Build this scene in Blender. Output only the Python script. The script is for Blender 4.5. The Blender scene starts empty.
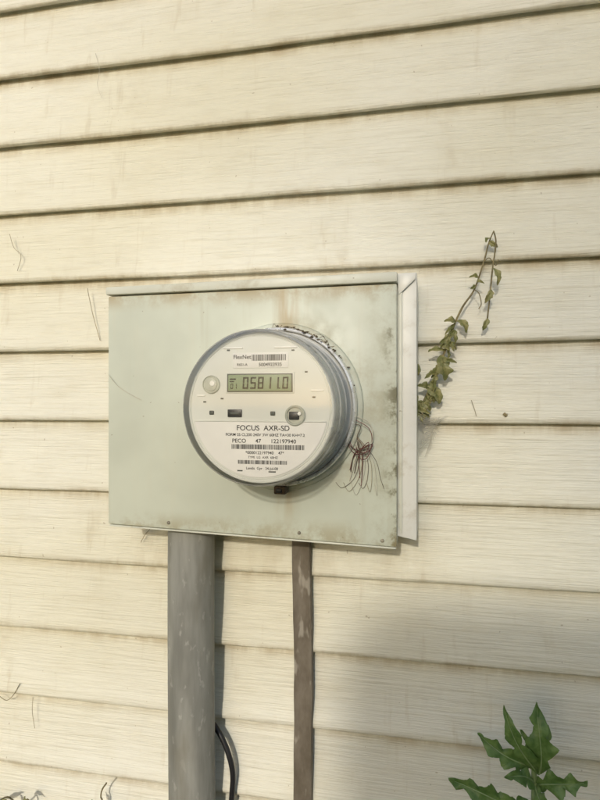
import bpy, bmesh, math, random
from mathutils import Vector, Matrix, noise
random.seed(7)
R=math.radians
sc=bpy.context.scene
sc.view_settings.view_transform='Standard'; sc.view_settings.look='None'; sc.view_settings.exposure=0

# ---------------------------------------------------------------- helpers
def link(o,parent=None):
    sc.collection.objects.link(o)
    if parent: o.parent=parent
    return o
def empty(name):
    return link(bpy.data.objects.new(name,None))
def mesh(name,verts,faces,mat=None,parent=None,smooth=False,sharp=35,bevel=0,bseg=2):
    me=bpy.data.meshes.new(name); me.from_pydata([tuple(v) for v in verts],[],faces); me.update()
    bm=bmesh.new(); bm.from_mesh(me)
    if bevel>0:
        es=[e for e in bm.edges if len(e.link_faces)==2 and e.calc_face_angle(0)>R(30)]
        bmesh.ops.bevel(bm,geom=es,offset=bevel,segments=bseg,profile=0.5,affect='EDGES')
    bmesh.ops.recalc_face_normals(bm,faces=bm.faces); bm.to_mesh(me); bm.free()
    if smooth or bevel>0:
        for p in me.polygons: p.use_smooth=True
        me.set_sharp_from_angle(angle=R(sharp))
    if mat: me.materials.append(mat)
    return link(bpy.data.objects.new(name,me),parent)
def box(name,x0,x1,y0,y1,z0,z1,mat,parent=None,bevel=0.0,bseg=2):
    v=[(x0,y0,z0),(x1,y0,z0),(x1,y1,z0),(x0,y1,z0),(x0,y0,z1),(x1,y0,z1),(x1,y1,z1),(x0,y1,z1)]
    f=[(0,3,2,1),(4,5,6,7),(0,1,5,4),(1,2,6,5),(2,3,7,6),(3,0,4,7)]
    return mesh(name,v,f,mat,parent,bevel=bevel,bseg=bseg)
def spin(name,prof,cx,cz,mat,parent=None,seg=128,sharp=35):
    """revolve (radius, distance-from-wall) profile about the Y axis"""
    vs=[];fs=[];n=len(prof)
    for i in range(seg):
        a=2*math.pi*i/seg
        for r,d in prof: vs.append((cx+r*math.cos(a),-d,cz+r*math.sin(a)))
    for i in range(seg):
        j=(i+1)%seg
        for k in range(n-1):
            fs.append((i*n+k,j*n+k,j*n+k+1,i*n+k+1))
    me=bpy.data.meshes.new(name); me.from_pydata(vs,[],fs)
    bm=bmesh.new(); bm.from_mesh(me); bmesh.ops.remove_doubles(bm,verts=bm.verts,dist=1e-6)
    bmesh.ops.recalc_face_normals(bm,faces=bm.faces); bm.to_mesh(me); bm.free()
    for p in me.polygons: p.use_smooth=True
    me.set_sharp_from_angle(angle=R(sharp)); me.materials.append(mat)
    return link(bpy.data.objects.new(name,me),parent)
def tube(name,pts,rad,mat,parent=None,seg=8,smooth_path=True,radii=None):
    P=[Vector(p) for p in pts]
    rr=radii if radii else [rad]*len(P)
    if smooth_path and len(P)>2:
        Q=[];q=[]
        for i in range(len(P)-1):
            p0=P[max(i-1,0)];p1=P[i];p2=P[i+1];p3=P[min(i+2,len(P)-1)]
            for s in range(6):
                t=s/6
                Q.append(0.5*((2*p1)+(-p0+p2)*t+(2*p0-5*p1+4*p2-p3)*t*t+(-p0+3*p1-3*p2+p3)*t**3))
                q.append(rr[i]*(1-t)+rr[i+1]*t)
        Q.append(P[-1]);q.append(rr[-1]); P=Q; rr=q
    vs=[];fs=[]
    for i,p in enumerate(P):
        t=(P[min(i+1,len(P)-1)]-P[max(i-1,0)]).normalized()
        up=Vector((0,1,0)) if abs(t.y)<0.9 else Vector((1,0,0))
        a=t.cross(up).normalized(); b=t.cross(a)
        for k in range(seg):
            w=2*math.pi*k/seg
            vs.append(p+(a*math.cos(w)+b*math.sin(w))*rr[i])
    for i in range(len(P)-1):
        for k in range(seg):
            k2=(k+1)%seg
            fs.append((i*seg+k,i*seg+k2,(i+1)*seg+k2,(i+1)*seg+k))
    fs.append(tuple(range(seg))[::-1]); fs.append(tuple((len(P)-1)*seg+k for k in range(seg)))
    return mesh(name,vs,fs,mat,parent,smooth=True,sharp=60)
def join(objs,name,parent=None):
    bm=bmesh.new(); mats=[]
    for o in objs:
        me=o.data
        off=len(mats); mats+=list(me.materials)
        n0=len(bm.faces); bm.from_mesh(me); bm.faces.ensure_lookup_table()
        for f in bm.faces[n0:]: f.material_index=min(off+f.material_index,off+max(len(me.materials)-1,0))
        bpy.data.objects.remove(o)
    me=bpy.data.meshes.new(name); bm.to_mesh(me); bm.free()
    for m in mats: me.materials.append(m)
    return link(bpy.data.objects.new(name,me),parent)

# ---------------------------------------------------------------- materials
class M:
    def __init__(s,name,rough=0.5,metal=0.0,base=(.5,.5,.5),spec=0.5):
        s.m=bpy.data.materials.new(name); s.m.use_nodes=True; s.nt=s.m.node_tree
        s.b=s.nt.nodes['Principled BSDF']; s.out=s.nt.nodes['Material Output']
        s.b.inputs['Roughness'].default_value=rough; s.b.inputs['Metallic'].default_value=metal
        s.b.inputs['Base Color'].default_value=(*base,1); s.b.inputs['Specular IOR Level'].default_value=spec
        s.tc=s.nt.nodes.new('ShaderNodeTexCoord')
    def n(s,t): return s.nt.nodes.new(t)
    def l(s,a,b): s.nt.links.new(a,b)
    def setv(s,sock,v):
        if hasattr(v,'is_output') : s.l(v,sock)
        elif isinstance(v,(tuple,list)) and len(v)==3 and sock.type=='RGBA': sock.default_value=(*v,1)
        else: sock.default_value=v
    def map(s,scale,loc=(0,0,0)):
        m=s.n('ShaderNodeMapping'); s.l(s.tc.outputs['Object'],m.inputs[0]); m.inputs['Scale'].default_value=scale; m.inputs['Location'].default_value=loc
        return m.outputs[0]
    def noise(s,scale=(1,1,1),loc=(0,0,0),detail=3,rough=.55,k=1.0):
        t=s.n('ShaderNodeTexNoise'); s.l(s.map(scale,loc),t.inputs['Vector']); t.inputs['Scale'].default_value=k
        t.inputs['Detail'].default_value=detail; t.inputs['Roughness'].default_value=rough
        return t.outputs['Fac']
    def math(s,op,a,b=0.0,clamp=False):
        t=s.n('ShaderNodeMath'); t.operation=op; t.use_clamp=clamp; s.setv(t.inputs[0],a); s.setv(t.inputs[1],b); return t.outputs[0]
    def ramp(s,v,a,b,lo=0.0,hi=1.0):
        t=s.n('ShaderNodeMapRange'); t.interpolation_type='SMOOTHSTEP'; s.setv(t.inputs[0],v)
        for i,q in enumerate((a,b,lo,hi)): t.inputs[i+1].default_value=q
        return t.outputs[0]
    def mix(s,f,a,b,mode='MIX'):
        t=s.n('ShaderNodeMix'); t.data_type='RGBA'; t.blend_type=mode; s.setv(t.inputs[0],f); s.setv(t.inputs[6],a); s.setv(t.inputs[7],b); return t.outputs[2]
    def xyz(s):
        t=s.n('ShaderNodeSeparateXYZ'); s.l(s.tc.outputs['Object'],t.inputs[0]); return t.outputs
    def bump(s,h,dist,strength=1.0):
        t=s.n('ShaderNodeBump'); t.inputs['Distance'].default_value=dist; t.inputs['Strength'].default_value=strength
        s.l(h,t.inputs['Height']); s.l(t.outputs[0],s.b.inputs['Normal'])
    def color(s,v): s.setv(s.b.inputs['Base Color'],v)
def simple(name,base,rough=.5,metal=0.0,var=.25,k=60,bump=0.0):
    a=M(name,rough,metal,base)
    f=a.noise(k=k,detail=2)
    a.color(a.mix(a.ramp(f,.3,.7),tuple(c*(1-var) for c in base),tuple(min(1,c*(1+var*.5)) for c in base)))
    if bump: a.bump(f,bump)
    return a.m

ZE=1.5718; PITCH=0.1016      # a lap edge height, siding exposure
# --- vinyl siding
s=M('cream_vinyl_siding',.42)
x,y,z=s.xyz()
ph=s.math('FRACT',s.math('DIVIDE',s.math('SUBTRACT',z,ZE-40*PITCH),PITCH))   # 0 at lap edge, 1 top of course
big=s.noise((1.6,1.6,2.2),detail=2); mid=s.noise((14,14,30),detail=3)
grain=s.noise((11,11,300),detail=4,rough=.72); grain2=s.noise((3,3,110),(3,0,1),detail=3)
c=s.mix(s.ramp(big,.35,.65),(.775,.745,.595),(.82,.805,.70))
c=s.mix(s.math('MULTIPLY',s.ramp(mid,.45,.8),.26),c,(.64,.585,.42))
c=s.mix(s.math('MULTIPLY',s.ramp(grain,.45,.72),.20),c,(.50,.44,.30))
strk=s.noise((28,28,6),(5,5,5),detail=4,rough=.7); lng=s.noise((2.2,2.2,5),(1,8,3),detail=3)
lap_grime_shade=s.math('MULTIPLY',s.ramp(ph,.80,.985),s.ramp(strk,.22,.7))  # grime below each lap, widened to paint in the soft shade there too
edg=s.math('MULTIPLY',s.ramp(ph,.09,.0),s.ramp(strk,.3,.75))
g=s.math('MULTIPLY',s.math('ADD',lap_grime_shade,edg,True),s.ramp(lng,.3,.65,.35,1.0))
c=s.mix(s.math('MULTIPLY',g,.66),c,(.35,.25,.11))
spk=s.noise((150,150,150),detail=1); c=s.mix(s.math('MULTIPLY',s.ramp(spk,.77,.81),.5),c,(.34,.27,.16))
blot=s.noise((9,9,5),(2,2,7),detail=4,rough=.72); c=s.mix(s.math('MULTIPLY',s.ramp(blot,.58,.78),.30),c,(.48,.40,.24))
drip=s.noise((70,70,3),(6,1,2),detail=3); c=s.mix(s.math('MULTIPLY',s.math('MULTIPLY',s.ramp(drip,.58,.75),s.ramp(blot,.4,.6)),.32),c,(.50,.42,.27))
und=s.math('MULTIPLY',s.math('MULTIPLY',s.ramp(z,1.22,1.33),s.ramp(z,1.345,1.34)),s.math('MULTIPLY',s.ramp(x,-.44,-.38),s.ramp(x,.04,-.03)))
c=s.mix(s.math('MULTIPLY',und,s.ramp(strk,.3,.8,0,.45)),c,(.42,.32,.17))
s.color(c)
s.bump(s.math('ADD',s.math('MULTIPLY',grain,.9),s.math('MULTIPLY',grain2,.9)),.0024,.9)
SID=s.m

# --- painted steel of the meter box
def steel(name,base,stain=True):
    p=M(name,.42,0.0,base,.4)
    x,y,z=p.xyz()
    a=p.noise((5,5,5),detail=4); b=p.noise((60,60,8),(2,1,0),detail=3); d=p.noise((25,25,25),(7,7,1),detail=5,rough=.7)
    c=p.mix(p.ramp(a,.35,.65),tuple(q*.91 for q in base),tuple(min(1,q*1.06) for q in base))
    c=p.mix(p.math('MULTIPLY',p.ramp(b,.5,.75),.20),c,(.62,.60,.48))
    if stain:
        e=p.math('MULTIPLY',p.ramp(x,-.085,-.037),p.ramp(d,.35,.62)); c=p.mix(p.math('MULTIPLY',e,.65),c,(.38,.36,.24))
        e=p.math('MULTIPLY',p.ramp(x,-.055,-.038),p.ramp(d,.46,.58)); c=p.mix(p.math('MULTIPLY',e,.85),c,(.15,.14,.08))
        e=p.math('MULTIPLY',p.ramp(z,1.365,1.338),p.ramp(d,.42,.62)); c=p.mix(p.math('MULTIPLY',e,.6),c,(.36,.30,.16))
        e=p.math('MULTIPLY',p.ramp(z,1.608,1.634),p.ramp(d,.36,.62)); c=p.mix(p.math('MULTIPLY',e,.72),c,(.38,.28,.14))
        e=p.math('MULTIPLY',p.math('MULTIPLY',p.ramp(x,-.185,-.168),p.ramp(x,-.145,-.16)),p.math('MULTIPLY',p.ramp(z,1.34,1.40),p.ramp(b,.35,.6)))
        c=p.mix(p.math('MULTIPLY',e,.65),c,(.40,.28,.12))
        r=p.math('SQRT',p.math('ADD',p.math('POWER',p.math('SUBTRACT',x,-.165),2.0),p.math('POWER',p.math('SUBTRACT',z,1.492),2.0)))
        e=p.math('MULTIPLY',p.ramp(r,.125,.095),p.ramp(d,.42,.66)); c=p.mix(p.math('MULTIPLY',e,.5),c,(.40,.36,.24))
        dr=p.noise((55,55,3.2),(1,5,2),detail=3); e=p.math('MULTIPLY',p.ramp(dr,.58,.75),p.ramp(a,.35,.6)); c=p.mix(p.math('MULTIPLY',e,.30),c,(.45,.42,.29))
    else:
        e=p.ramp(d,.50,.72); c=p.mix(p.math('MULTIPLY',e,.40),c,(.38,.31,.19))
    sp=p.noise((210,210,210),detail=1); c=p.mix(p.math('MULTIPLY',p.ramp(sp,.76,.80),.6),c,(.24,.19,.11))
    p.color(c); p.setv(p.b.inputs['Roughness'],p.ramp(d,.3,.8,.32,.6))
    p.bump(p.math('ADD',p.noise((3,3,3),detail=1),p.math('MULTIPLY',d,.04)),.006,.7)
    return p.m
BOXM=steel('painted_steel_green_grey',(.60,.63,.53))
HOUS=steel('painted_steel_white',(.74,.74,.69),False)
LIP=steel('painted_steel_lip',(.64,.65,.56),False)

WHITE=simple('white_plastic',(.84,.84,.81),.4,var=.05,k=15)
FACE=simple('meter_face_plastic',(.67,.69,.65),.5,var=.06,k=12)
LABEL=simple('paper_label',(.78,.78,.76),.6,var=.04,k=30)
INK=simple('black_ink',(.015,.015,.015),.7,var=.1)
LCD=simple('lcd_panel',(.24,.31,.19),.5,var=.06,k=20)
LCDF=simple('lcd_bezel',(.07,.08,.07),.5,var=.1)
SEG=simple('lcd_segment',(.006,.010,.006),.6,var=.1)
BLACK=simple('black_plastic',(.02,.02,.022),.4,var=.3,k=200)
GREYP=simple('grey_sensor_plastic',(.46,.48,.42),.3,var=.15)
st=M('stainless_ring',.3,.45,(.72,.72,.70))
st.color(st.mix(st.ramp(st.noise((60,60,60),detail=3),.45,.75),(.88,.88,.86),(.64,.61,.54)))
st.setv(st.b.inputs['Roughness'],st.ramp(st.noise((90,90,90)),.3,.7,.2,.45)); RING=st.m
RUST=simple('rusty_lock_metal',(.11,.075,.045),.8,.2,var=.5,k=300,bump=.0006)
SCREW=simple('weathered_screw',(.34,.31,.24),.6,.3,var=.4,k=300)
def cover(name,haze,hc=(.62,.63,.58),ior=1.45):
    m=bpy.data.materials.new(name); m.use_nodes=True; nt=m.node_tree; nt.nodes.clear()
    N=nt.nodes.new; L=nt.links.new
    o=N('ShaderNodeOutputMaterial'); t=N('ShaderNodeBsdfTransparent'); t.inputs[0].default_value=(.99,.99,.985,1)
    g=N('ShaderNodeBsdfGlossy'); g.inputs['Roughness'].default_value=.07
    d=N('ShaderNodeBsdfDiffuse'); d.inputs[0].default_value=(*hc,1)
    tl=N('ShaderNodeBsdfTranslucent'); tl.inputs[0].default_value=(*hc,1); dm=N('ShaderNodeMixShader'); dm.inputs[0].default_value=.4
    L(d.outputs[0],dm.inputs[1]); L(tl.outputs[0],dm.inputs[2])
    f=N('ShaderNodeFresnel'); f.inputs[0].default_value=ior
    tc=N('ShaderNodeTexCoord'); no=N('ShaderNodeTexNoise'); no.inputs['Scale'].default_value=35; no.inputs['Detail'].default_value=3
    L(tc.outputs['Object'],no.inputs['Vector'])
    mr=N('ShaderNodeMapRange'); L(no.outputs['Fac'],mr.inputs[0]); mr.inputs[1].default_value=.35; mr.inputs[2].default_value=.75; mr.inputs[3].default_value=haze*.6; mr.inputs[4].default_value=min(1,haze*1.4)
    a=N('ShaderNodeMixShader'); b=N('ShaderNodeMixShader')
    L(mr.outputs[0],a.inputs[0]); L(t.outputs[0],a.inputs[1]); L(dm.outputs[0],a.inputs[2])
    L(f.outputs[0],b.inputs[0]); L(a.outputs[0],b.inputs[1]); L(g.outputs[0],b.inputs[2]); L(b.outputs[0],o.inputs[0])
    return m
GLASS=cover('clear_meter_cover',.02); GLASSS=cover('hazed_cover_side',.22,(.90,.90,.87),1.3)
GLASSR=cover('cover_rim',.45,(.86,.86,.83),1.35)

p=M('grey_pvc_conduit',.55,0,(.24,.25,.23),.4)
a=p.noise((30,30,5),detail=4,rough=.65); b=p.noise((90,90,40),(3,3,3),detail=3)
c=p.mix(p.ramp(a,.3,.7),(.19,.19,.17),(.32,.32,.29)); c=p.mix(p.math('MULTIPLY',p.ramp(b,.60,.68),.4),c,(.48,.47,.43))
c=p.mix(p.math('MULTIPLY',p.ramp(p.noise((15,15,4),(9,2,2),detail=5),.46,.68),.65),c,(.16,.145,.105)); p.color(c); p.bump(a,.0012,.8)
PVC=p.m
p=M('brown_painted_channel',.65,0,(.2,.16,.1),.3)
a=p.noise((25,25,12),detail=4,rough=.7); c=p.mix(p.ramp(a,.3,.7),(.12,.098,.07),(.21,.18,.14))
c=p.mix(p.math('MULTIPLY',p.ramp(p.noise((45,45,18),(4,0,9),detail=3),.57,.64),.6),c,(.42,.385,.32)); p.color(c); p.bump(a,.0015,.8)
BROWN=p.m
CABLE=simple('black_cable',(.015,.015,.017),.45,var=.3,k=80)
def foliage(name,a,b,k=60,spec=.4):
    p=M(name,.38,0,a,spec); f=p.noise((1,1,1),detail=3,k=k,rough=.65); p.color(p.mix(p.ramp(f,.35,.65),a,b)); p.bump(f,.002,.8)
    tr=p.n('ShaderNodeBsdfTranslucent'); p.l(p.b.inputs['Base Color'].links[0].from_socket,tr.inputs[0])
    mx=p.n('ShaderNodeMixShader'); mx.inputs[0].default_value=.25; p.l(p.b.outputs[0],mx.inputs[1]); p.l(tr.outputs[0],mx.inputs[2]); p.l(mx.outputs[0],p.out.inputs[0]); return p.m
LEAF=foliage('weed_leaf',(.085,.165,.04),(.17,.27,.08)); STEM=simple('weed_stem',(.22,.30,.13),.5,k=90); VEIN=simple('leaf_vein',(.26,.36,.16),.5,k=90)
HLEAF=simple('blocker_leaf',(.045,.095,.025),.6,var=.3,k=6); GRASS=simple('grass_blades',(.07,.12,.035),.6,var=.35,k=3)
BARK=simple('tree_bark',(.10,.08,.06),.9,var=.4,k=9,bump=.01)
DRY=simple('dried_vine',(.24,.20,.10),.8,var=.4,k=150); DRYL=foliage('withered_leaf',(.19,.21,.08),(.36,.34,.16),120)
THREAD=simple('pale_thread',(.60,.56,.46),.7); DARKT=simple('dark_thread',(.13,.085,.055),.7); REDW=simple('maroon_wire',(.17,.05,.05),.5)
FIBRE=simple('fine_straw',(.36,.30,.19),.8)
DIRT=simple('debris',(.12,.095,.06),.95,var=.5,k=400)

# ---------------------------------------------------------------- house
house=empty('siding_house')
def siding():
    X0,X1=-3.0,3.0; xs=[]; xx=X0
    while xx<X1:
        xs.append(xx); xx+= .02 if -1.1<xx<.8 else .25
    xs.append(X1)
    prof=[(PITCH-.0030,-.0040),(PITCH*.9,-.0046),(PITCH*.7,-.0066),(PITCH*.5,-.0090),(PITCH*.3,-.0118),(.018,-.0148),(.010,-.0164),(.0055,-.0168),(.0025,-.0163),(.0008,-.0150),(0,-.0130),(.0004,-.0105),(.003,-.0080),(.0035,-.0045)]
    vs=[];rows=[]
    k0=-12;k1=13
    for k in range(k1,k0-1,-1):
        zb=ZE+k*PITCH
        for (dz,dy) in prof:
            row=[]
            for xx in xs:
                w=noise.noise(Vector((xx*1.7,k*3.1,0)))*.0024+noise.noise(Vector((xx*6,k*5.3,4)))*.0010
                bw=noise.noise(Vector((xx*2.3,k*1.9,9)))*.0036*min(1,(1-abs(dz/PITCH*2-1))*1.5)
                out=noise.noise(Vector((xx*3.1,k*2.7,2)))*.0028 if dz<.5*PITCH else 0
                row.append(len(vs)); vs.append((xx,dy+bw-out*(dy<-.011),zb+dz+w))
            rows.append(row)
    fs=[]
    for a,b in zip(rows,rows[1:]):
        for i in range(len(a)-1): fs.append((a[i],a[i+1],b[i+1],b[i]))
    me=bpy.data.meshes.new('siding'); me.from_pydata(vs,[],fs); me.update()
    for q in me.polygons: q.use_smooth=True
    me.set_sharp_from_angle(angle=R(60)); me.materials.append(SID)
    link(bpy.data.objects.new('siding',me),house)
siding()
CONC=simple('foundation_concrete',(.30,.29,.26),.85,var=.25,k=12,bump=.003)
box('foundation',-3.0,3.0,.0,4.0,-.1,ZE-12*PITCH-.004,CONC,house)
box('wall_core',-2.99,2.99,.02,3.99,ZE-12*PITCH,ZE+14*PITCH,WHITE,house)
for q,(a,b) in enumerate(((-3.06,-2.995),(2.995,3.06))): box('corner_post_%d'%q,a,b,-.022,.04,.30,ZE+14*PITCH,WHITE,house,.004)
ROOF=simple('roof_shingle',(.10,.09,.08),.9,var=.4,k=20,bump=.005)
zt=ZE+14*PITCH
mesh('soffit',[(-3.3,-.32,zt),(3.3,-.32,zt),(3.3,4.3,zt),(-3.3,4.3,zt),(-3.3,-.32,zt+.14),(3.3,-.32,zt+.14),(3.3,4.3,zt+.14),(-3.3,4.3,zt+.14)],[(0,3,2,1),(4,5,6,7),(0,1,5,4),(1,2,6,5),(2,3,7,6),(3,0,4,7)],WHITE,house,bevel=.005)
mesh('roof',[(-3.4,-.4,zt+.145),(3.4,-.4,zt+.145),(3.4,2,zt+1.1),(-3.4,2,zt+1.1),(3.4,4.4,zt+.145),(-3.4,4.4,zt+.145)],[(0,1,2,3),(3,2,4,5),(0,3,5),(1,4,2),(0,5,4,1)],ROOF,house)

# ---------------------------------------------------------------- meter box
mb=empty('electric_meter_box')
def prism(name,quad,y0,y1,mat,parent,bevel=.0015):
    v=[(a,y0,b) for a,b in quad]+[(a,y1,b) for a,b in quad]
    return mesh(name,v,[(0,1,2,3),(7,6,5,4),(0,4,5,1),(1,5,6,2),(2,6,7,3),(3,7,4,0)],mat,parent,bevel=bevel)
prism('back_housing',[(-.392,1.346),(-.0395,1.338),(-.0395,1.6475),(-.392,1.6435)],-.084,-.002,HOUS,mb,.001)
prism('side_flange',[(-.0385,1.3415),(-.0135,1.3365),(-.0135,1.6485),(-.0385,1.6480)],-.0855,-.003,HOUS,mb,.0012)
prism('flange_fold',[(-.0345,1.352),(-.0300,1.344),(-.0300,1.640),(-.0345,1.640)],-.0885,-.0850,LIP,mb,.0006)
prism('flange_corner_tab',[(-.0340,1.622),(-.0150,1.640),(-.0150,1.6465),(-.0360,1.6465)],-.0895,-.0858,HOUS,mb,.0006)
prism('front_cover',[(-.3987,1.3425),(-.0356,1.3310),(-.0356,1.6335),(-.3987,1.6315)],-.100,-.060,BOXM,mb,.0018)
prism('top_hood',[(-.4002,1.6330),(-.0350,1.6350),(-.0350,1.6465),(-.4002,1.6430)],-.1035,-.058,LIP,mb,.0015)
prism('bottom_hem',[(-.3975,1.3395),(-.0368,1.3285),(-.0368,1.3305),(-.3975,1.3415)],-.0985,-.064,LIP,mb,.0005)
for (sx,sz) in ((-.316,1.3475),(-.150,1.3425),(-.052,1.338)):
    spin('screw',[(0,.1018),(.0014,.1016),(.0020,.1010),(.0022,.0998)],sx,sz,SCREW,mb,16)

# ---------------------------------------------------------------- meter
em=empty('electric_meter')
CX,CZ=-.173,1.492
spin('socket_hub',[(.100,.0995),(.0985,.1030),(.0955,.1048),(.060,.1050)],CX,CZ,BOXM,em)
spin('sealing_ring',[(.0895,.1045),(.0926,.1052),(.0932,.1100),(.0930,.1165),(.0918,.1192),(.0900,.1200),(.0890,.1190),(.0886,.1150),(.0882,.1100)],CX,CZ,RING,em)
spin('meter_base',[(.0875,.1045),(.0880,.1150),(.0862,.1185),(.070,.1190)],CX,CZ,WHITE,em)
spin('inner_body',[(.0785,.1188),(.0785,.1560),(.0770,.1570),(.0770,.1700),(.0785,.1710),(.0785,.1850),(.0780,.1868),(.068,.1870)],CX,CZ,WHITE,em)
spin('cover_side',[(.0868,.1195),(.0852,.1215),(.0835,.1260),(.0822,.1900),(.0818,.1960)],CX,CZ,GLASSS,em)
spin('cover_rim',[(.0818,.1960),(.0812,.2000),(.0800,.2024),(.0790,.2032)],CX,CZ,GLASSR,em)
spin('cover_front',[(.0790,.2032),(.060,.2044),(.030,.2052),(.0,.2054)],CX,CZ,GLASS,em)
for r,d in ((.0845,.136),(.0838,.1735)):
    spin('cover_rib',[(r-.0020,d-.0012),(r-.0004,d-.0008),(r+.0004,d),(r-.0004,d+.0008),(r-.0020,d+.0012)],CX,CZ,GLASSR,em)
FD=.1905
spin('face_plate',[(.0790,.1850),(.0794,.1885),(.0785,.1900),(.0765,.1903),(.0760,.1897),(.0752,.1897),(.0748,.1905),(.0,FD)],CX,CZ,FACE,em)
def on_face(fx,fz,lift=0.0): return (CX+fx,-(FD+lift),CZ+fz)
def plate(name,x0,x1,z0,z1,h,mat,bev=.0004,base=0.0):
    return box(name,CX+x0,CX+x1,-(FD+base+h),-(FD+base-.0002),CZ+z0,CZ+z1,mat,em,bev)
seg=[];rr=.0728;zc=-.0150
a0=math.asin(zc/rr)
for i in range(41):
    a=(math.pi-a0)+(math.pi+2*a0)*i/40
    seg.append(on_face(rr*math.cos(a),rr*math.sin(a),.0009))
mesh('lower_label',seg,[tuple(range(len(seg)))],LABEL,em)
plate('name_plate_step',-.071,.071,-.0148,-.0138,.0013,FACE,.0003)
plate('top_label',-.029,.031,.0415,.0575,.0008,LABEL,.0002)
plate('lcd_bezel',-.0365,.0375,.0150,.0370,.0012,FACE,.0006)
plate('lcd_frame',-.0350,.0360,.0162,.0356,.0016,LCDF,.0003)
plate('lcd',-.0335,.0345,.0175,.0343,.0020,LCD,.0002)
spin('light_sensor',[(.0098,FD),(.0096,FD+.0018),(.0088,FD+.0022),(.0084,FD+.0012),(.0,FD+.0012)],CX-.0530,CZ+.0245,GREYP,em,48)
spin('light_sensor_lens',[(.0074,FD+.0012),(.0066,FD+.0020),(.0,FD+.0026)],CX-.0530,CZ+.0245,GREYP,em,48)
spin('sensor_glint',[(.0034,FD+.0022),(.0024,FD+.0034),(.0,FD+.0036)],CX-.0510,CZ+.0255,WHITE,em,24)
spin('optical_port',[(.0108,FD),(.0106,FD+.0025),(.0096,FD+.0034),(.0086,FD+.0030),(.0080,FD+.0014),(.0,FD+.0014)],CX+.0385,CZ-.0080,GREYP,em,48)
plate('port_window',.0320,.0430,-.0125,-.0040,.0030,BLACK,.0012)
spin('port_pin',[(.0020,FD+.003),(.0018,FD+.0044),(.0,FD+.0048)],CX+.0435,CZ-.0060,WHITE,em,20)
plate('reset_button',-.0345,-.0190,-.0100,-.0020,.0016,BLACK,.0005)
plate('reset_button_slot',-.0315,-.0215,-.0072,-.0048,.0022,LCDF,.0003)
for fx,fz,rw,rh in ((-.0525,-.0055,.0026,.0022),(.0145,-.0060,.0026,.0022)):
    plate('rivet',fx-rw,fx+rw,fz-rh,fz+rh,.0013,LCDF,.0008)
for fx,fz in ((-.034,.0605),(.036,.0595),(-.041,.0095),(.058,.0110),(-.0605,.006),(.050,.037)):
    plate('pin_hole',fx-.0016,fx+.0016,fz-.0008,fz+.0008,.0006,LCDF,.0003)
for x0,x1,z in ((-.040,-.018,.0620),(.016,.040,.0620),(-.069,-.060,.012),(.055,.068,.017)):
    plate('moulding_bar',x0,x1,z,z+.0016,.0012,WHITE,.0004)
SG={'0':'abcdef','1':'bc','5':'afgcd','8':'abcdefg'}
def quad(vs,fs,x0,x1,z0,z1,lift,sk=0):
    n=len(vs)
    for a,b in ((x0,z0),(x1,z0),(x1,z1),(x0,z1)): vs.append(on_face(a+sk*(b),b,lift))
    fs.append((n,n+1,n+2,n+3))
vs=[];fs=[]
def digits(txt,xx,z0,H,W,T,gap):
    for chh in txt:
        if chh=='.': quad(vs,fs,xx-.0006,xx+.0008,z0,z0+.0014,.0023,.0); xx+=.0018; continue
        for q in SG[chh]:
            r={'a':(0,W,H-T,H),'d':(0,W,0,T),'g':(0,W,H/2-T/2,H/2+T/2),'f':(0,T,H/2,H),'e':(0,T,0,H/2),'b':(W-T,W,H/2,H),'c':(W-T,W,0,H/2)}[q]
            g_=.0002
            quad(vs,fs,xx+r[0]+(g_ if q in 'adg' else 0),xx+r[1]-(g_ if q in 'adg' else 0),z0+r[2]+(g_ if q not in 'adg' else 0),z0+r[3]-(g_ if q not in 'adg' else 0),.0023,.06)
        xx+=W+gap
digits('05811.0',-.0190,.0196,.0124,.0062,.0017,.0020); digits('01',-.0322,.0196,.0056,.0028,.0008,.0012)
quad(vs,fs,-.0318,-.0250,.0292,.0306,.0023); quad(vs,fs,-.0318,-.0270,.0268,.0280,.0023)
mesh('lcd_digits',vs,fs,SEG,em)
def text(body,fx,fz,size,lift=.0012,mat=INK,sx=1.0):
    # large curve, small object scale: keeps the glyph outlines well conditioned
    cu=bpy.data.curves.new('printed_text','FONT'); cu.body=body; cu.size=1.0; cu.align_x='CENTER'; cu.align_y='CENTER'; cu.offset=.008
    cu.materials.append(mat); o=bpy.data.objects.new('printed_text',cu); link(o,em); o.location=on_face(fx,fz,lift); o.rotation_euler=(R(90),0,0); o.scale=(size*sx,size,size)
def barcode(x0,x1,z0,z1,lift,seed):
    rnd=random.Random(seed); vs=[];fs=[];x=x0
    while x<x1:
        w=rnd.choice((.0003,.0003,.0006,.0009)); quad(vs,fs,x,min(x+w,x1),z0,z1,lift); x+=w+rnd.choice((.0003,.0005,.0007))
    mesh('barcode',vs,fs,INK,em)
text('FlexNet',-.0185,.0530,.0060); barcode(-.0080,.0290,.0490,.0555,.0012,3)
text('R6S1-A',-.0185,.0450,.0038); text('5004923935',.0120,.0448,.0050)
text('FOCUS  AXR-SD',.0040,-.0215,.0076,sx=1.05)
text('FORM 2S CL200 240V 3W 60HZ TA=30 KH=7.2',.0060,-.0285,.0042)
text('PECO      47      122197940',.0050,-.0350,.0058,sx=1.05)
barcode(-.030,.048,-.0435,-.0385,.0012,5)
text('*0000122197940    47*',.0060,-.0472,.0044)
barcode(-.0230,.0300,-.0590,-.0550,.0012,9); text('TYPE  LG  AXR  60HZ',.004,-.0520,.0034); text('Landis  Gyr   24-Jul-08',.0030,-.0635,.0038)
plate('status_mark',-.024,-.018,-.067,-.0655,.0010,LCDF,.0002); plate('status_mark',.010,.018,-.0675,-.0660,.0010,LCDF,.0002)
box('ring_lock',CX-.002,CX+.012,-.1240,-.1060,CZ-.1010,CZ-.0915,RUST,em,.0015)
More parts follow.
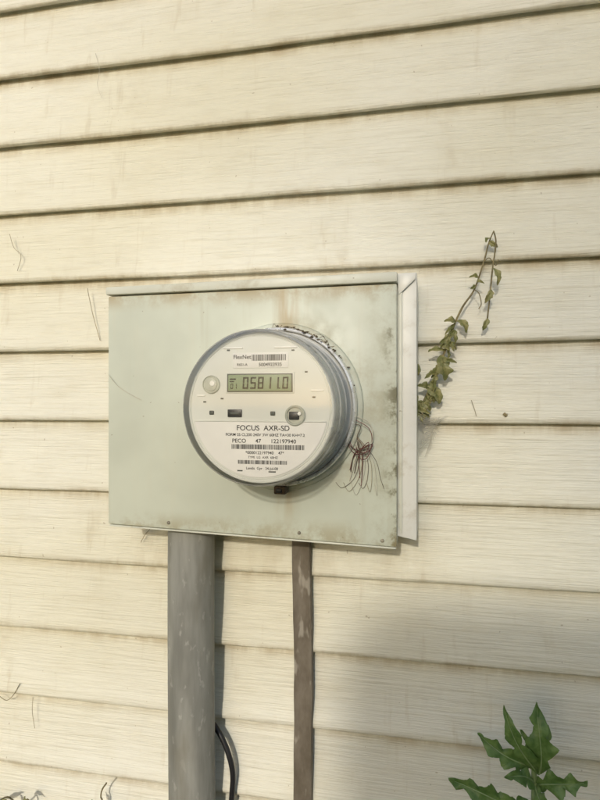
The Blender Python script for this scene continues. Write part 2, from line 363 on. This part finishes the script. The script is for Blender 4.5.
box('lock_tab',CX+.001,CX+.008,-.1255,-.1235,CZ-.0990,CZ-.0940,BLACK,em,.001)

deb=[]
for i in range(80):
    a=R(random.gauss(64,14)); r=random.uniform(.0900,.0945)
    c=Vector((CX+r*math.cos(a),-random.uniform(.106,.123),CZ+r*math.sin(a))); q=random.uniform(.0005,.0018)
    bm=bmesh.new(); bmesh.ops.create_icosphere(bm,subdivisions=1,radius=q)
    for v in bm.verts: v.co=c+Vector((v.co.x*random.uniform(.6,2.2),v.co.y,v.co.z*random.uniform(.5,1)))
    me=bpy.data.meshes.new('d'); bm.to_mesh(me); bm.free(); me.materials.append(DIRT); deb.append(link(bpy.data.objects.new('d',me)))
for i in range(14):
    a=R(random.uniform(45,92)); r=.094; p0=Vector((CX+r*math.cos(a),-.115,CZ+r*math.sin(a)))
    deb.append(tube('d',[p0,p0+Vector((random.uniform(-.006,.008),-.004,random.uniform(-.002,.006))),p0+Vector((random.uniform(-.008,.014),.002,random.uniform(-.012,.006)))],.00028,FIBRE if i%2 else DARKT,seg=5))
join(deb,'nest_debris',em)

# loose wires right of the meter
lw=empty('loose_wire_bundle')
r_=random.Random(9)
for i in range(6):
    bx,bz=-.0755+r_.uniform(-.004,.004),1.464+r_.uniform(-.005,.005); pts=[(-.084,-.110,1.480+r_.uniform(-.01,.004))]
    w=r_.uniform(.008,.014); h=r_.uniform(.013,.022); sg=r_.choice((1,1,-1)); ph0=r_.uniform(-.5,.5)
    for k in range(1,6):
        a=k*.95+ph0
        pts.append((bx+sg*w*math.sin(a),-.105-r_.uniform(0,.007),bz-.004+h*math.cos(a)-.0035*k*.5))
    e=r_.uniform(-.018,.008)
    pts.append((bx+e*.5,-.104,1.438)); pts.append((bx+e,-.1025,1.408+r_.uniform(-.012,.012)))
    tube('wire_%d'%i,pts,.00042,(REDW,DARKT,THREAD,REDW)[i%4],lw,6)
for i in range(7):
    tube('strand_%d'%i,[(-.080,-.108,1.458),(-.078+.003*i,-.104,1.432),(-.084+.005*i,-.103,1.410),(-.098+.008*i,-.102,1.398-.004*(i%3)),(-.106+.009*i,-.1015,1.404)],.00026,(DARKT,FIBRE,THREAD)[i%3],lw,5)

# ---------------------------------------------------------------- conduits and cable
cond=empty('grey_conduit')
vs=[];n=40;rows=60
for j in range(rows+1):
    z=1.352-1.352*j/rows
    for i in range(n):
        a=2*math.pi*i/n; vs.append((-.3060+.0305*math.cos(a)+.0008*math.sin(z*9),-.050+.0305*math.sin(a),z))
fs=[(j*n+i,j*n+(i+1)%n,(j+1)*n+(i+1)%n,(j+1)*n+i) for j in range(rows) for i in range(n)]
mesh('pipe',vs,fs,PVC,cond,smooth=True,sharp=60)
def vring(name,cx,cy,prof,mat,parent,seg=48):
    vs=[];m=len(prof)
    for i in range(seg):
        a=2*math.pi*i/seg
        for r,z in prof: vs.append((cx+r*math.cos(a),cy+r*math.sin(a),z))
    fs=[(i*m+k,((i+1)%seg)*m+k,((i+1)%seg)*m+k+1,i*m+k+1) for i in range(seg) for k in range(m-1)]
    mesh(name,vs,fs,mat,parent,smooth=True)
vring('ground_collar',-.3055,-.050,[(.0305,.9),(.0345,.899),(.0345,.82),(.0305,.819)],PVC,cond)
ch=empty('brown_wire_channel')
vs=[];prof=[(-.0122,0),(-.0122,.0085),(-.0116,.0098),(-.0100,.0102),(-.0080,.0092),(.0080,.0092),(.0100,.0102),(.0116,.0098),(.0122,.0085),(.0122,0)];m=len(prof);rows=140
for j in range(rows+1):
    z=1.345-1.345*j/rows; ox=-.1625+.0014*math.sin(z*7.5)+.0006*math.sin(z*23); oy=-.0165-.0012*math.sin(z*11)
    for q,(a,b) in enumerate(prof): vs.append((ox+a*(1+.06*noise.noise(Vector((z*22,q//5*7,0)))),oy-b+.0008*noise.noise(Vector((z*30,q,5))),z))
fs=[(j*m+k,j*m+k+1,(j+1)*m+k+1,(j+1)*m+k) for j in range(rows) for k in range(m-1)]
mesh('channel',vs,fs,BROWN,ch,smooth=True,sharp=40)
box('strap',-.1845,-.1405,-.0300,-.0280,.55,.564,BROWN,ch,.0008)
tube('black_cable',[(-.300,-.018,1.066),(-.288,-.022,1.061),(-.274,-.026,1.047),(-.262,-.028,1.024),(-.2565,-.028,.998),(-.2585,-.027,.965),(-.263,-.026,.90),(-.266,-.03,.6),(-.28,-.06,.02)],.0037,CABLE,None,10)

# ---------------------------------------------------------------- leaves / vine / weed
def leaf(name,base,tip,width,mat,lobes=4,depth=.45,curl=.25,fold=.25,nrm=(0,-1,0),seed=0,nt=28,vein=None):
    base=Vector(base);tip=Vector(tip);L=(tip-base).length;t_=(tip-base).normalized()
    nv=Vector(nrm); nv=(nv-t_*nv.dot(t_)).normalized(); sd=t_.cross(nv); rnd=random.Random(seed)
    vs=[];fs=[];off=rnd.random()*.4;mids=[];rights=[]
    for i in range(nt+1):
        t=i/nt; env=math.sin(math.pi*min(1,t**.8))**.75*(1-.3*t)
        ll=[]
        for sgn in (-1,1):
            tt=t+.03*math.sin(t*7+seed*1.7+sgn)
            ph=(tt*lobes+off*sgn)%1.0
            ph2=(tt*lobes*3+off)%1.0
            lobe=(1-ph/.72) if ph<.72 else (ph-.72)/.28
            lobe=max(0,lobe)**.75
            w=width*.5*env*(1-depth+depth*lobe)*(1-.08*ph2)*(1+.30*noise.noise(Vector((t*6,sgn*3,seed))))+.0005
            ll.append((sgn,w))
        mid=base+t_*(L*t)+nv*(curl*L*(t*(1-t))*1.2-.25*curl*L*t*t)+sd*(L*.08*math.sin(t*3+seed))
        mids.append(mid+nv*.0001)
        s0,w0=ll[0];s1,w1=ll[1]
        wv=.08*width*math.sin(t*lobes*6.28+seed)
        sweep=.5
        vs+= [mid+sd*(-w0)+t_*(w0*sweep)+nv*(fold*w0*.6+wv), mid+sd*(-w0*.5)+t_*(w0*.5*sweep)+nv*(fold*w0*.7), mid-nv*.0006, mid+sd*(w1*.5)+t_*(w1*.5*sweep)+nv*(fold*w1*.7), mid+sd*w1+t_*(w1*sweep)+nv*(fold*w1*.6-wv)]
    for i in range(nt):
        for k in range(4): fs.append((i*5+k,i*5+k+1,(i+1)*5+k+1,(i+1)*5+k))
    o=mesh(name,vs,fs,mat,smooth=True,sharp=80)
    if vein:
        k=[mids[int(nt*q)] for q in (0,.2,.4,.6,.8,.95)]
        tube(name+'_midrib',k,.0005,VEIN,vein,5,radii=[.0009,.0008,.0006,.0005,.0003,.0002])
    return o

wd=empty('leafy_weed')
tube('stem',[(.125,-.10,.0),(.118,-.11,.5),(.113,-.118,.85),(.110,-.120,1.0),(.1095,-.120,1.098),(.1095,-.121,1.128)],.003,STEM,wd,8,radii=[.006,.005,.0042,.0036,.003,.0018])
L_=[((.1095,-.121,1.105),(.1150,-.128,1.178),.036,2.6,1),((.107,-.121,1.105),(.0830,-.135,1.175),.026,2.4,2),((.108,-.120,1.110),(.054,-.125,1.142),.030,3,3),
 ((.111,-.120,1.088),(.155,-.140,1.113),.034,3,4),((.109,-.121,1.070),(.0220,-.135,1.084),.038,3.6,5),((.109,-.121,1.095),(.080,-.150,1.112),.024,2.5,6),
 ((.111,-.120,1.110),(.128,-.105,1.148),.018,2.5,7),((.111,-.121,1.06),(.165,-.15,1.062),.034,3,8),((.1095,-.121,1.115),(.099,-.128,1.152),.015,2.4,9),((.110,-.12,1.09),(.125,-.16,1.085),.024,3,12),((.110,-.12,1.07),(.072,-.15,1.066),.030,3,15)]
for i,(b,t,w,lb,sd_) in enumerate(L_):
    o=leaf('leaf_%d'%i,b,t,w,LEAF,lb,.62,.4,.34,(random.uniform(-.5,.5),-1,random.uniform(.1,.9)),sd_,84,wd); o.parent=wd
for i in range(34):
    z=random.uniform(.12,1.0); a=random.uniform(0,6.28); L=random.uniform(.08,.15); b=Vector((.117-.006*z,-.112,z))
    t=b+Vector((math.cos(a)*L,max(-.2,min(.07,math.sin(a)*L)),random.uniform(-.01,.04)))
    if z>.85: t=b+(t-b)*.6
    o=leaf('lower_leaf_%d'%i,b,t,L*.42,LEAF,4,.6,.3,.25,(0,-.4,1),i+20,30); o.parent=wd

vn=empty('dried_vine')
vp=[(-.030,-.060,1.470),(-.0106,-.035,1.490),(.002,-.030,1.515),(.014,-.032,1.5435),(.026,-.028,1.580),(.040,-.030,1.613),(.055,-.027,1.636),(.066,-.030,1.669),(.072,-.026,1.692),(.078,-.028,1.707)]
tube('main_stem',vp,.0013,DRY,vn,7,radii=[.0018,.0018,.0017,.0015,.0014,.0013,.0011,.001,.0009,.0007])
tube('second_stem',[(-.012,-.05,1.478),(.004,-.036,1.500),(.010,-.030,1.535),(.020,-.034,1.560),(.030,-.028,1.590),(.044,-.032,1.620)],.0008,DRY,vn,6)
tube('side_stem',[(.078,-.028,1.706),(.080,-.032,1.690),(.076,-.034,1.66),(.0735,-.033,1.633),(.071,-.030,1.606),(.069,-.032,1.590)],.0009,DRY,vn,6)
tube('tendril_1',[(.055,-.027,1.636),(.060,-.033,1.630),(.063,-.03,1.618),(.060,-.028,1.612)],.0006,DRY,vn,5)
tube('tendril_2',[(.066,-.030,1.669),(.072,-.036,1.672),(.080,-.03,1.664),(.083,-.03,1.671)],.0006,DRY,vn,5)
rv=random.Random(12)
for i in range(48):
    k=rv.uniform(.3,8.6) if i%3==0 else rv.uniform(.3,4.6); a=Vector(vp[int(k)]).lerp(Vector(vp[int(k)+1]),k%1); big=k<4.6
    L=rv.uniform(.010,.022) if big else rv.uniform(.007,.014)
    d=Vector((rv.uniform(-1,1),-rv.uniform(.1,.9),rv.uniform(-1.5,.3))).normalized()
    o=leaf('withered_leaf_%d'%i,a,a+d*L,L*rv.uniform(.3,.7),DRYL,2,.4,rv.uniform(.3,1.3),.7,(rv.uniform(-1,1),-1,.3),i,18); o.parent=vn
for i,(a,b,w) in enumerate((((-.010,-.035,1.500),(-.005,-.04,1.475),.020),((.016,-.032,1.556),(.020,-.036,1.525),.024),((.001,-.03,1.52),(.012,-.04,1.497),.020),((-.012,-.03,1.545),(-.018,-.03,1.530),.010),((.076,-.034,1.66),(.083,-.036,1.640),.009),((.073,-.033,1.635),(.069,-.036,1.618),.010),((.070,-.032,1.60),(.066,-.034,1.585),.008))):
    o=leaf('vine_leaf_%d'%i,a,b,w,DRYL,2,.35,.7,.5,(.3,-1,.2),i+50,20); o.parent=vn
cw=empty('cobweb')
wb=cover('web_silk',.40,(.75,.73,.68),1.05)
mesh('web_sheet',[(-.0125,-.06,1.482),(-.002,-.042,1.478),(.020,-.020,1.478),(.008,-.022,1.466),(.001,-.030,1.453),(-.0125,-.05,1.440)],[(0,1,2,3,4,5)],wb,cw)
for i in range(14):
    tube('silk_%d'%i,[(-.012,-.06+.003*i,1.488-.004*i),(.002,-.04,1.478-.002*i),(.024-.0022*i,-.018,1.480-.004*i)],.00018,THREAD,cw,4)

th=empty('clinging_strands')
def strand(pts,r=.0005,m=DRY): tube('strand',[(a,-.0185,b) for a,b in pts],r,m,th,5)
strand([(-.605,1.745),(-.598,1.725),(-.586,1.712),(-.592,1.690)],.0004,FIBRE); strand([(-.598,1.735),(-.590,1.715)],.0003,THREAD)
strand([(-.478,1.660),(-.470,1.625),(-.462,1.598),(-.458,1.585)],.0005,FIBRE)
strand([(-.465,1.995),(-.459,1.97),(-.462,1.95),(-.455,1.93)],.0003,THREAD)
strand([(-.624,1.062),(-.610,1.056),(-.598,1.066),(-.588,1.083)],.0005,DRY)
strand([(-.566,1.065),(-.567,1.043),(-.563,1.020)],.0004,FIBRE)
strand([(-.3950,1.300),(-.388,1.312),(-.375,1.325)],.0005,FIBRE)
strand([(.0905,1.4835),(.094,1.4800)],.0020,DRY); strand([(.052,1.50),(.056,1.488),(.058,1.480)],.0004,FIBRE)
strand([(-.055,1.335),(-.05,1.330),(-.048,1.322)],.0009,DRY)
tube('web_line',[(-.397,-.102,1.532),(-.380,-.103,1.515),(-.352,-.102,1.500)],.0003,THREAD,th,5)
cr=empty('creeping_vine')
tube('runner',[(-.68,-.03,.93),(-.625,-.035,.912),(-.60,-.03,.922),(-.58,-.03,.912),(-.565,-.03,.922),(-.56,-.03,.88)],.0012,DRY,cr,6)
tube('stalk',[(-.445,-.03,.0),(-.45,-.03,.6),(-.446,-.03,.90),(-.450,-.03,.945),(-.440,-.032,.965)],.0011,DRY,cr,6)
for i,(a,b) in enumerate((((-.612,-.035,.918),(-.590,-.05,.930)),((-.590,-.03,.92),(-.575,-.05,.900)),((-.57,-.03,.925),(-.555,-.05,.930)),((-.447,-.03,.93),(-.455,-.045,.945)),((-.63,-.03,.915),(-.645,-.05,.93)))):
    o=leaf('vine_leaf_%d'%i,a,b,.008,DRYL,3,.4,.5,.4,(0,-1,.5),i+70,12); o.parent=cr

# ---------------------------------------------------------------- ground, grass, hedge, tree (last two added out of view to block the sun)
G=M('lawn_soil',.95,0,(.08,.09,.04)); f=G.noise(k=3.0,detail=5); G.color(G.mix(G.ramp(f,.35,.65),(.07,.10,.03),(.14,.12,.07))); G.bump(f,.02)
mesh('ground',[(-150,-150,0),(150,-150,0),(150,150,0),(-150,150,0)],[(0,1,2,3)],G.m)
vs=[];fs=[];rg=random.Random(3)
for i in range(9000):
    gx=rg.uniform(-2.5,2.5);gy=rg.uniform(-2.6,-.03);h=rg.uniform(.03,.10);a=rg.uniform(0,6.28);w=.0025;n=len(vs);bx,by=rg.uniform(-.03,.03),rg.uniform(-.03,.03)
    vs+=[(gx-w*math.cos(a),gy-w*math.sin(a),0),(gx+w*math.cos(a),gy+w*math.sin(a),0),(gx+bx*.4+w*.7*math.cos(a),gy+by*.4+w*.7*math.sin(a),h*.6),(gx+bx,gy+by,h)]
    fs+=[(n,n+1,n+2),(n,n+2,n+3)]
mesh('grass',vs,fs,GRASS)

SUN_EL=19.0; SUN_AZ=0.5
hd=empty('shadow_hedge')  # added out of view, shaped to cast the shadow on the lower right wall
def shadow_hedge(x0,x1,y0,y1,h):
    bm=bmesh.new(); bmesh.ops.create_cube(bm,size=1)
    for v in bm.verts: v.co=Vector(((x0+x1)/2+v.co.x*(x1-x0),(y0+y1)/2+v.co.y*(y1-y0),h/2+v.co.z*h))
    bmesh.ops.bevel(bm,geom=[e for e in bm.edges],offset=.14,segments=5,profile=.5,affect='EDGES')
    bmesh.ops.subdivide_edges(bm,edges=bm.edges[:],cuts=3,use_grid_fill=True)
    bmesh.ops.recalc_face_normals(bm,faces=bm.faces)
    for v in bm.verts: v.co+=v.normal*(noise.noise(v.co*2.2)*.05+noise.noise(v.co*7)*.02-.02)
    bm.normal_update()
    bmesh.ops.triangulate(bm,faces=bm.faces[:])
    fl=list(bm.faces); ar=[q.calc_area() for q in fl]
    pick=random.Random(5).choices(fl,weights=ar,k=9000); vs=[];fs=[]
    r=random.Random(6)
    for q in pick:
        a,b=r.random(),r.random()
        if a+b>1:a,b=1-a,1-b
        A,B,C=[v.co for v in q.verts]; p=A+(B-A)*a+(C-A)*b+q.normal*r.uniform(-.03,.03)
        d=Vector((r.uniform(-1,1),r.uniform(-1,1),r.uniform(-.5,1)))+q.normal*.5; d.normalize(); e=d.cross(Vector((r.uniform(-1,1),r.uniform(-1,1),r.uniform(-1,1)))).normalized()
        L=r.uniform(.02,.04); n=len(vs); vs+=[p,p+d*L*.5+e*L*.3,p+d*L,p+d*L*.5-e*L*.3]; fs.append((n,n+1,n+2,n+3))
    me=bpy.data.meshes.new('shadow_hedge_core'); bm.to_mesh(me); bm.free(); me.materials.append(HLEAF); link(bpy.data.objects.new('shadow_hedge_core',me),hd)
    mesh('shadow_hedge_leaves',vs,fs,HLEAF,hd)
shadow_hedge(-.16,2.9,-3.9,-2.6,2.20)
tr=empty('added_shade_tree')  # added out of view; its crown blocks sun to dim the upper wall
tx,ty=.9,-14.0
tube('trunk',[(tx,ty,-.1),(tx+.05,ty,2.5),(tx-.05,ty+.1,5),(tx,ty,8.6)],.2,BARK,tr,14,radii=[.30,.22,.16,.06])
rt=random.Random(21); vs=[];fs=[]
for i in range(14):
    z0_=rt.uniform(5.0,8.2); a=rt.uniform(0,6.28); L=rt.uniform(1.3,2.6)
    e=Vector((tx+math.cos(a)*L,ty+math.sin(a)*L,z0_+rt.uniform(1.3,2.4)))
    tube('limb_%d'%i,[(tx,ty,z0_),Vector((tx,ty,z0_)).lerp(e,.5)+Vector((0,0,.12)),e],.05,BARK,tr,8,radii=[.07,.045,.015])
    for q in range(6):
        cc=Vector((tx,ty,z0_)).lerp(e,rt.uniform(.45,1.1))+Vector((rt.gauss(0,.35),rt.gauss(0,.35),rt.gauss(.1,.3))); rad=rt.uniform(.3,.6)
        for j in range(60):
            p=cc+Vector((rt.gauss(0,rad*.55),rt.gauss(0,rad*.55),rt.gauss(0,rad*.45))); d=Vector((rt.gauss(0,1),rt.gauss(0,1),rt.gauss(0,1))).normalized(); f_=d.orthogonal().normalized(); l=rt.uniform(.05,.09); n=len(vs)
            vs+=[p,p+d*l*.5+f_*l*.35,p+d*l,p+d*l*.5-f_*l*.35]; fs.append((n,n+1,n+2,n+3))
mesh('crown',vs,fs,HLEAF,tr)

# ---------------------------------------------------------------- light
w=bpy.data.worlds.new('World'); sc.world=w; w.use_nodes=True; nt=w.node_tree
bg=nt.nodes['Background']; sky=nt.nodes.new('ShaderNodeTexSky'); sky.sky_type='NISHITA'; sky.sun_disc=False
sky.sun_elevation=R(SUN_EL); sky.sun_rotation=R(180+SUN_AZ); sky.dust_density=1.5
nt.links.new(sky.outputs[0],bg.inputs[0]); bg.inputs[1].default_value=.15
sd=bpy.data.lights.new('sun','SUN'); sd.energy=2.0; sd.angle=R(1.8); sd.color=(1,.93,.81)
so=link(bpy.data.objects.new('sun',sd))
dirv=Vector((math.sin(R(SUN_AZ))*math.cos(R(SUN_EL)),math.cos(R(SUN_AZ))*math.cos(R(SUN_EL)),-math.sin(R(SUN_EL))))
so.rotation_euler=dirv.to_track_quat('-Z','Y').to_euler(); so.location=(-2,-20,8)

# ---------------------------------------------------------------- camera
cd=bpy.data.cameras.new('camera'); cam=link(bpy.data.objects.new('camera',cd))
cam.location=(0,-.795,1.5); cam.rotation_euler=(R(90),0,R(12.1)); cd.sensor_width=36; cd.lens=27; cd.clip_start=.02; cd.clip_end=500
sc.camera=cam
